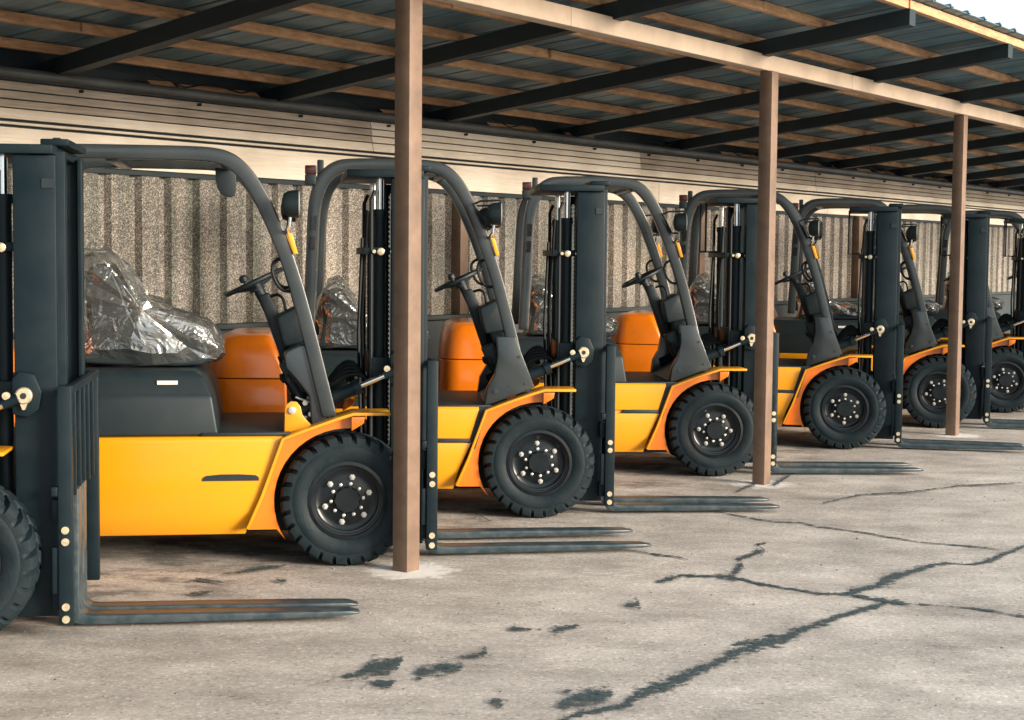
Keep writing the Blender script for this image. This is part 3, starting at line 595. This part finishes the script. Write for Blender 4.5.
    for s in (-1, 1):                               # front work lamp and its wire cage
        wl_ = MB(); yy = s*.565
        rings = []
        for q, x in ((.020, -.345), (.055, -.335), (.070, -.305), (.074, -.265), (.076, -.258)):
            rings.append([(x, yy+q*math.cos(2*math.pi*k/18), 1.915+q*math.sin(2*math.pi*k/18)) for k in range(18)])
        wl_.loft(rings, True); wk = wl_.build('work_lamp', 'plastic', t)
        MB().loft([[(x, yy+.068*math.cos(2*math.pi*k/18), 1.915+.068*math.sin(2*math.pi*k/18)) for k in range(18)] for x in (-.2575, -.252)]).build('lens', 'glass_grey', wk)
        MB().tube([(-.30, yy, 1.85), (-.305, yy, 1.80), (-.33, s*.49, 1.76)], .010, 8).build('bracket', 'chrome', wk)
        if var == 'B':
            cg = [(-.425, yy-s*.03, 1.975), (-.38, yy-s*.03, 1.995), (-.265, yy-s*.03, 2.0), (-.25, yy-s*.03, 1.985), (-.25, yy-s*.03, 1.855), (-.265, yy-s*.03, 1.835), (-.35, yy-s*.03, 1.835), (-.365, yy-s*.03, 1.86), (-.425, yy-s*.03, 1.975)]
            MB().tube(cg, .0075, 6).build('lamp_cage', 'hose', wk)
    if var == 'A':
        MB().prism(smooth_path([(-.70, 2.12), (-.695, 2.02), (-.665, 1.965), (-.60, 1.955), (-.585, 2.0), (-.59, 2.10)], 1), -.16, -.14).build('rear_mirror', 'plastic', t, bevel=.004)
    # gussets or dash side covers at the foot of the front legs
    for s in (-1, 1):
        y0, y1 = sorted((s*.525, s*.415))
        if var == 'B':
            MB().prism([(-.345, .705), (-.03, .825), (-.155, 1.145), (-.272, 1.145), (-.265, 1.02), (-.285, .90), (-.33, .82)], y0, y1).build('gusset', 'guard', t, bevel=.006)
            MB().lathe_y([(.016, s*.524), (.016, s*.532), (.0001, s*.533)], (-.275, 0, .80), 12, cap=False).lathe_y([(.009, s*.524), (.009, s*.53), (.0001, s*.531)], (-.09, 0, .85), 12, cap=False).lathe_y([(.009, s*.524), (.009, s*.53), (.0001, s*.531)], (-.13, 0, 1.02), 12, cap=False).build('gusset_bolts', 'guard', t)
        else:
            y0, y1 = sorted((s*.478, s*.31))
            MB().prism([(-.335, 1.115), (-.32, 1.14), (-.235, 1.18), (-.18, 1.155), (-.09, .80), (-.11, .745), (-.185, .715), (-.20, .90), (-.27, .99), (-.325, 1.05)], y0, y1).build('dash_side_cover', 'guard', t, bevel=.012, seg=3)
    if var == 'A':
        MB().prism([(-.33, .70), (-.185, .745), (-.20, .76), (-.235, .80), (-.245, .845), (-.265, .872), (-.295, .875), (-.32, .858), (-.328, .83)], -.50, -.485).build('pedal_bracket', 'yellow', t, bevel=.003)
        MB().lathe_y([(.02, -.50), (.02, -.512), (.011, -.514), (.0001, -.514)], (-.288, 0, .828), 14, cap=False).build('pivot_bolt', 'nut', t)
    # grab handles
    for s in (-1, 1):
        yy = s*.46
        MB().tube(smooth_path([(-.32, yy, 1.63), (-.37, yy, 1.625), (-.40, yy, 1.58), (-.375, yy, 1.50), (-.335, yy, 1.455), (-.26, yy, 1.46)], 2), .0095, 8).build('grab_handle', 'hose', t)
    # steering column, dash pod, levers
    sc = MB().tube([(-.485, 0, 1.485), (-.44, 0, 1.40), (-.33, 0, 1.18), (-.24, 0, .95)], [.030, .030, .036, .05], 12).build('steering_column', 'plastic', t)
    MB().prism([(-.47, 1.42), (-.41, 1.44), (-.30, 1.20), (-.25, 1.05), (-.33, 1.02), (-.385, 1.18)], -.06, .06).build('column_shroud', 'plastic', sc, bevel=.012)
    MB().prism([(-.375, 1.315), (-.26, 1.375), (-.225, 1.36), (-.18, 1.20), (-.20, 1.175), (-.33, 1.145), (-.35, 1.20)], -.28, -.02).build('dash_pod', 'plastic', t, bevel=.016, seg=3)
    MB().prism([(-.30, 1.16), (-.17, 1.17), (-.06, .84), (-.16, .80)], -.38, .38).prism([(-.36, 1.06), (-.28, 1.10), (-.20, .92), (-.28, .88)], -.36, -.22).build('dashboard', 'plastic', t, bevel=.008)
    ax = Vector((-.48, 0, 1)).normalized(); sd_ = Vector((0, 1, 0)); fd = sd_.cross(ax); c0 = Vector((-.495, 0, 1.495))
    pts = [c0+fd*(.165*math.cos(a))+sd_*(.165*math.sin(a)) for a in [2*math.pi*k/36 for k in range(37)]]
    mb = MB().tube(pts, .0135, 8)
    for a in (0.5, 2.6, 4.7):
        mb.tube([c0-ax*.035, c0-ax*.02+fd*(.08*math.cos(a))+sd_*(.08*math.sin(a)), c0+fd*(.160*math.cos(a))+sd_*(.160*math.sin(a))], .010, 6)
    mb.tube([c0-ax*.05, c0-ax*.005], [.045, .038], 14)
    sw = mb.build('steering_wheel', 'plastic', t)
    kp = c0+fd*.04*(-1)+sd_*-.155
    MB().tube([kp, kp+ax*.022, kp+ax*.026, kp+ax*.05, kp+ax*.062], [.010, .010, .024, .024, .014], 12).build('spinner_knob', 'plastic', sw)
    MB().tube(smooth_path([(-.40, -.10, 1.42), (-.36, -.16, 1.435), (-.325, -.18, 1.40), (-.315, -.18, 1.25), (-.33, -.17, 1.10), (-.26, -.16, .95)], 2), .009, 8).build('lever', 'hose', t)
    lv = MB()
    for i, (x, y) in enumerate(((-.335, -.36), (-.31, -.42), (-.30, -.30))): lv.tube([(x+.10, y, .83), (x+.04, y, .92), (x, y, .985)], .007, 6); lv.tube([(x+.01, y, .965), (x, y, .985), (x-.012, y, 1.01)], [.012, .019, .011], 8)
    lv.build('hydraulic_levers', 'hose', t)
    mb = MB()
    for i, (x, z) in enumerate(((-.22, .86), (-.19, .80), (-.16, .86), (-.24, .78))): mb.tube([(x, -.44, z), (x, -.40, z)], .014, 8); mb.tube([(x-.05, -.42, z+.03), (x+.03, -.43, z)], .006, 6)
    mb.build('valve_fittings', 'nut', t)
    hs = MB()
    for i in range(5):
        y = -.22+.06*i; hs.tube(smooth_path([(-.10, y, .92), (.02, y, 1.0+.02*i), (.12, y-.02, .99), (.17, y-.03, .84), (.19, y, .68), (.20, y, .45)], 2), .011, 7)
    hs.tube(smooth_path([(-.36, -.30, 1.10), (-.33, -.33, 1.02), (-.27, -.36, .96), (-.22, -.38, .86)], 2), .007, 6)
    hs.build('hoses', 'hose', t)
    # seat under film
    zt = 0 if var == 'A' else .16
    st = MB().prism(smooth_path([(-1.40, 1.06), (-1.22, 1.05), (-.78, 1.04), (-.735, 1.08), (-.74, 1.16-zt*.3), (-.80, 1.20-zt*.3), (-1.00, 1.19-zt*.3), (-1.08, 1.22-zt*.3), (-1.14, 1.30-zt*.4), (-1.22, 1.52-zt), (-1.28, 1.60-zt), (-1.36, 1.58-zt), (-1.385, 1.50-zt), (-1.37, 1.22)], 1), -.235, .235).build('seat', 'vinyl', t, bevel=.03, seg=3)
    if var == 'B':
        film_bag('film_cover', smooth_path([(-1.40, 1.05), (-1.1, 1.045), (-.75, 1.05), (-.70, 1.09), (-.71, 1.15), (-.80, 1.19), (-.95, 1.19), (-1.07, 1.19), (-1.13, 1.24), (-1.17, 1.33), (-1.22, 1.42), (-1.29, 1.485), (-1.345, 1.47), (-1.38, 1.40), (-1.40, 1.2)], 1), .27, st, 8.0)
    else: film_bag('film_cover', smooth_path([(-1.43, 1.05), (-1.1, 1.045), (-.75, 1.05), (-.69, 1.10), (-.685, 1.20), (-.75, 1.28), (-.87, 1.31), (-.99, 1.35), (-1.09, 1.42), (-1.13, 1.50), (-1.20, 1.58), (-1.27, 1.655), (-1.36, 1.665), (-1.44, 1.62), (-1.455, 1.4)], 1), .29, st, 3.0 if var == 'A' else 8.0)
    # mast: rails, inner rails, ties, cylinders, chains
    mast = MB()
    for s in (-1, 1):
        y0, y1 = sorted((s*.405, s*.375)); mast.box(.24, .418, y0, y1, .085, 2.065)
        a0, a1 = sorted((s*.376, s*.325)); mast.box(.24, .265, a0, a1, .085, 2.065).box(.393, .418, a0, a1, .085, 2.065)
    mast.build('mast', 'black', t, bevel=.006)
    m_ob = [c for c in t.children if c.name.startswith('mast')][-1]
    ir = MB()
    for s in (-1, 1):
        y0, y1 = sorted((s*.322, s*.300)); ir.box(.30, .445, y0, y1, .11, 2.085)
        a0, a1 = sorted((s*.301, s*.262)); ir.box(.30, .323, a0, a1, .11, 2.085).box(.422, .445, a0, a1, .11, 2.085)
    ir.build('inner_rail', 'black', m_ob, bevel=.004)
    for q in ((.0, .41, -.43, .43, 2.068, 2.108), (.09, .238, -.35, .35, 1.655, 1.695), (.14, .238, -.36, .36, .98, 1.10), (.14, .238, -.36, .36, .16, .34), (.34, .46, -.30, .30, 2.11, 2.14), (.36, .44, -.30, .30, .13, .25)):
        MB().box(*q).build('cross_tie', 'black', m_ob, bevel=.006)
    for s in (-1, 1):
        cy = MB().tube([(.185, s*.30, .20), (.185, s*.30, 1.88)], .034, 16).tube([(.185, s*.30, 1.86), (.185, s*.30, 1.90)], .040, 16).build('lift_cylinder', 'black', m_ob)
        MB().tube([(.185, s*.30, 1.88), (.185, s*.30, 2.07)], .021, 12).build('piston_rod', 'chrome', cy)
        hp = MB().tube([(.135, s*.345, .60), (.135, s*.345, 1.95), (.155, s*.33, 2.0)], .011, 8).build('pipe', 'hose', m_ob)
        MB().lathe_y([(.020, s*.352), (.020, s*.372), (.012, s*.376), (.0001, s*.376)], (.185, 0, 1.672), 12, cap=False).lathe_y([(.010, s*.352), (.010, s*.37), (.0001, s*.371)], (.15, 0, 1.672), 10, cap=False).lathe_y([(.010, s*.352), (.010, s*.37), (.0001, s*.371)], (.245, 0, 1.672), 10, cap=False).build('clamp_bolts', 'brass', m_ob)
        ch = MB(); z = .55
        while z < 2.0:
            ch.box(.27, .292, s*.24-.010, s*.24+.010, z, z+.017).box(.276, .286, s*.24-.016, s*.24+.016, z+.013, z+.027); z += .028
        ch.build('lift_chain', 'gutter', m_ob)
    # hose guard frame at the back of the mast
    MB().tube([(.09, -.02, 2.085), (.0, -.02, 2.085), (.0, -.02, 1.70), (.10, -.02, 1.70)], .009, 6).tube([(.09, .22, 2.085), (.0, .22, 2.085), (.0, .22, 1.70), (.10, .22, 1.70)], .009, 6).tube([(.0, -.02, 1.70), (.0, .22, 1.70)], .009, 6).build('hose_guard', 'hose', m_ob)
    hs = MB()
    for i in range(3): hs.tube([(.31, -.12+.05*i, .5), (.31, -.12+.05*i, 2.03)], .010, 6)
    hs.tube([(.12, .30, .5), (.10, .30, 1.2), (.12, .28, 1.75)], .010, 6).tube([(.12, -.05, .6), (.10, -.05, 1.3), (.13, -.05, 1.9)], .010, 6)
    hs.build('mast_hoses', 'hose', m_ob)
    for s in (-1, 1):
        y0, y1 = sorted((s*.406, s*.440))
        MB().prism([(.235, .965), (.235, 1.115), (.265, 1.148), (.325, 1.135), (.358, 1.06), (.345, .985), (.30, .95)], y0, y1).build('mast_bracket', 'black', m_ob, bevel=.006)
        MB().box(.36, .41, *sorted((s*.400, s*.410)), 1.925, 1.965).build('stop_block', 'plastic', m_ob)
        cy = MB().tube([(-.28, s*.40, .80), (.06, s*.43, .945)], .036, 14).tube([(.04, s*.43, .937), (.075, s*.43, .952)], .043, 14).build('tilt_cylinder', 'black', t)
        MB().tube([(.06, s*.43, .945), (.235, s*.452, 1.02)], .0155, 12).build('piston_rod', 'chrome', cy)
        MB().tube([(.20, s*.45, 1.008), (.265, s*.455, 1.035)], .024, 12).build('rod_end', 'black', cy)
        MB().lathe_y([(.036, s*.44), (.036, s*.462), (.030, s*.468), (.014, s*.468), (.014, s*.463), (.0001, s*.463)], (.285, 0, 1.045), 20, cap=False).prism([(.262, 1.035), (.308, 1.035), (.29, .985), (.28, .985)], *sorted((s*.441, s*.459))).build('eye_plate', 'brass', cy)
        MB().lathe_y([(.0125, s*.4675), (.0125, s*.4695), (.0001, s*.4700)], (.285, 0, 1.045), 14, cap=False).build('pin_hole', 'lens_dark', cy)
        MB().lathe_y([(.017, s*.45), (.017, s*.47), (.0001, s*.472)], (.215, 0, 1.045), 12, cap=False).build('pin', 'brass', cy)
    # carriage with load backrest
    cr = MB()
    for s in (-1, 1):
        y0, y1 = sorted((s*.50, s*.455)); cr.box(.428, .488, y0, y1, .065, 1.09)
    cr.box(.395, .435, -.456, .456, .12, .215).box(.395, .435, -.456, .456, .50, .60)
    ca = cr.build('carriage', 'black', t, bevel=.005)
    br = MB().box(.458, .49, -.455, .455, 1.055, 1.088)
    for k in range(5): y = -.32+.16*k; br.box(.464, .484, y-.009, y+.009, .60, 1.056)
    br.build('load_backrest', 'black', ca, bevel=.003)
    bb = MB()
    for s in (-1, 1):
        for z in (.475, .425, .145, .092): bb.lathe_y([(.0165, s*.499), (.0165, s*.508), (.0001, s*.5085)], (.458, 0, z), 14, cap=False)
    bb.build('carriage_bolts', 'brass', ca)
    for q in ((.40, .427, -.50, -.46, .62, .66), (.40, .427, -.49, -.46, .20, .40), (.40, .427, .46, .49, .20, .40)):
        MB().box(*q).build('roller_bracket', 'black', ca, bevel=.004)
    return t
def add_fork(t, y, ln=1.0):
    mb = MB()
    up = [(.553, .62), (.553, .10), (.56, .074), (.58, .060), (.62, .056), (1.0, .055), (1.5, .052), (1.70, .050), (1.752, .040)]
    lo = [(.510, .62), (.510, .075), (.515, .045), (.535, .022), (.58, .016), (1.0, .018), (1.5, .024), (1.70, .030), (1.748, .032)]
    vs = []
    for i, (a, c) in enumerate(zip(up, lo)):
        h = .060 if i < 7 else (.052 if i == 7 else .030)
        vs += [(a[0], y-h, a[1]), (c[0], y-h, c[1]), (c[0], y+h, c[1]), (a[0], y+h, a[1])]
    n = len(up); fs = [(0, 1, 2, 3), tuple(4*(n-1)+k for k in (3, 2, 1, 0))]
    for i in range(n-1):
        for k in range(4): a = 4*i+k; c = 4*i+(k+1) % 4; fs.append((a, a+4, c+4, c))
    vs = [((q[0]-.068 if q[0] < .6 else .532+(q[0]-.6)*ln*1.03), q[1], q[2]) for q in vs]
    mb.add(vs, fs); f = mb.build('fork', 'fork', t, bevel=.005)
    MB().box(.40, .46, y-.03, y+.03, .605, .632).build('fork_latch', 'nut', f, bevel=.003)
def copy_tree(o, parent=None):
    c = o.copy(); COL.objects.link(c); c.parent = parent
    for ch in list(o.children): copy_tree(ch, c)
    return c
GRP = 'orange and black forklifts parked in a row under the shed roof'
PH = .1
protoA = make_forklift('A'); protoB = make_forklift('B')
A0 = 5.0
SPEC = [  # wheel contact point, turn, kind, fork offsets, blade length, wheel turn, label
 ((-2.330, 6.57), 8, 'B', (-.22, -.05), 1.0, .5, 'nearest forklift, cut off by the left edge with only mast, forks and wheel showing'),
 ((-.862, 8.39), 8.5, 'A', (-.30, .17), 1.0, .0, 'forklift with long plain yellow side panel, mast hidden behind nearest brown post'),
 ((.180, 10.0), 4, 'B', (-.34, -.04), .90, .32, 'forklift just right of the nearest brown post, whole front wheel in view'),
 ((1.545, 12.00), 3.5, 'B', (-.44, -.14), .94, .7, 'forklift whose front wheel touches the left side of the middle brown post'),
 ((2.885, 13.80), -12, 'B', (-.36, -.10), .86, .2, 'forklift just right of the middle brown post, mast clear of every post'),
 ((4.19, 15.62), -13, 'B', (-.42, -.05), 1.0, .9, 'forklift whose front wheel is crossed by the farthest brown post'),
 ((5.34, 17.25), -13, 'B', (-.42, -.1), 1.0, .45, 'forklift just right of the farthest brown post, mast at the right edge'),
 ((6.62, 19.10), -13, 'B', (-.42, -.1), 1.0, .6, 'last forklift of the row, almost wholly hidden beyond the right edge'),
]
usedA = usedB = False
for i, (xy, ang, kind, fk, fl, ph, lab) in enumerate(SPEC):
    if kind == 'A': o = protoA if not usedA else copy_tree(protoA); usedA = True
    else: o = copy_tree(protoB)
    a = R(ang); o.location = (xy[0]-math.sin(a)*.6, xy[1]+math.cos(a)*.6, 0); o.rotation_euler = (0, 0, a)
    o['label'] = lab; o['category'] = 'forklift'; o['group'] = GRP
    for y in fk: add_fork(o, y, fl)
    if i < 3:
        for ch in list(o.children_recursive):
            if ch.name.startswith('hose_guard'): bpy.data.objects.remove(ch, do_unlink=True)
    for ch in o.children:                           # every wheel stands at its own turn
        if ch.name.startswith('front_wheel'):
            M4 = Matrix.Translation((0, 0, .351)) @ Matrix.Rotation(-ph, 4, 'Y') @ Matrix.Translation((0, 0, -.351)); ch.matrix_local = M4
def kill(o):
    for c in list(o.children): kill(c)
    bpy.data.objects.remove(o, do_unlink=True)
kill(protoB)
